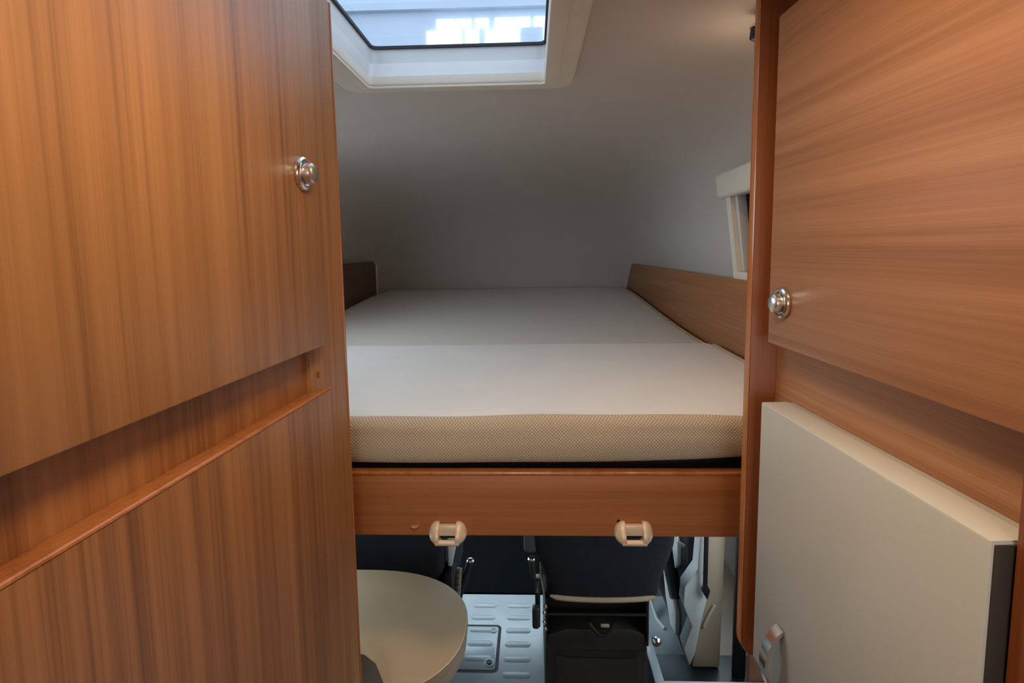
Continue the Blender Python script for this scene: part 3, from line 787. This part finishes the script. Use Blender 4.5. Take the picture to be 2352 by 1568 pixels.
pl = thing('pillar_trim', 'cream door pillar trim with a moulded step', 'pillar', (0.62, 1.90, 0))
bm = bm_new()
prism(bm, [(-0.040, 0.04), (0.062, 0.04), (0.070, 0.60), (0.085, 1.09), (0.005, 1.09), (0.000, 0.58), (0.002, 0.42), (0.012, 0.33), (-0.015, 0.22), (-0.030, 0.10)], 'Y', 0.0, 0.12, 0.006)
obj('trim', bm, 'pillar', pl)
obj('front_flange', prism(bm_new(), [(-0.045, 0.205), (-0.078, 0.29), (-0.074, 0.36), (-0.030, 0.43), (-0.020, 0.60), (-0.008, 1.09), (0.004, 1.09), (-0.001, 0.58), (0.001, 0.42), (0.012, 0.33), (-0.01, 0.23), (-0.03, 0.10), (-0.05, 0.045), (-0.072, 0.12)], 'Y', -0.004, 0.06, 0.004), 'door_grey', pl)
obj('trim_step', tube(bm_new(), [(-0.002, -0.003, 0.205), (0.012, -0.004, 0.245), (0.034, -0.003, 0.290)], 0.006, 8), 'cream_edge', pl)
blt = thing('seat_belt', 'black seat belt running down the cream door pillar', 'seat belt', (0.605, 1.88, 0))
obj('webbing', box(bm_new(), 0.000, 0.016, -0.006, -0.001, 0.37, 1.09, 0.001), 'black', blt)
obj('belt_anchor', prism(bm_new(), [(-0.006, 0.365), (0.012, 0.39), (0.026, 0.362), (0.016, 0.325)], 'Y', -0.008, 0.004, 0.002), 'black', blt)
obj('webbing_edge', box(bm_new(), -0.0035, -0.001, -0.005, 0.002, 0.42, 1.09), 'lilac', blt, smooth=False)
st = thing('step_cover', 'black step cover on the cab floor beside the door', 'step', (0.56, 1.90, 0))
obj('tread', box(bm_new(), -0.10, 0.30, -0.20, 0.075, 0.0, 0.035, 0.008), 'black', st)
obj('step_riser', box(bm_new(), 0.155, 0.20, -0.045, -0.02, 0.035, 0.70, 0.006), 'black', st)
# low cupboard with a pale top beside the entrance
cb = thing('low_cupboard', 'low dark cupboard with a pale top at the bottom right', 'cupboard', (0.60, 1.05, 0))
obj('body', box(bm_new(), -0.285, 0.34, -0.30, 0.235, 0.0, 0.472, 0.002), 'wood_dark', cb)
obj('top', prism(bm_new(), rounded(-0.297, 0.345, -0.31, 0.248, 0.02), 'Z', 0.472, 0.498, 0.004, 3), 'lilac', cb)
obj('upstand', box(bm_new(), -0.06, 0.345, 0.249, 0.268, 0.0, 0.60, 0.003), 'wood_dark', cb)

# ------------------------------------------------------------------ ceiling lamps of the living area
def ceiling_lamp(x, y, label, power):
    t = thing('ceiling_lamp', label, 'lamp', (x, y, 1.962), 0, 'round warm ceiling lamps behind the viewer')
    obj('rim', lathe(bm_new(), [(0, 0.10), (0.012, 0.10), (0.018, 0.09), (0.018, 0.085), (0.010, 0.085), (0.010, 0.001)], (0, 0, 0), 'Z', -1, 36), 'white', t)
    obj('diffuser', lathe(bm_new(), [(0.0101, 0.084), (0.016, 0.080), (0.020, 0.05), (0.021, 0.001)], (0, 0, 0), 'Z', -1, 36), 'lamp_glass', t)
    l = bpy.data.lights.new('ceiling_lamp_light', 'AREA'); l.shape = 'DISK'; l.size = 0.16; l.energy = power; l.color = (1.0, 0.80, 0.58)
    lo_ = bpy.data.objects.new('ceiling_lamp_light', l); C.objects.link(lo_); lo_.parent = t; lo_.location = (0, 0, -0.024)
ceiling_lamp(0.0, 0.36, 'round warm ceiling lamp nearer the wardrobe', 1.85)
ceiling_lamp(0.0, -0.85, 'round warm ceiling lamp nearer the rear window', 3.2)
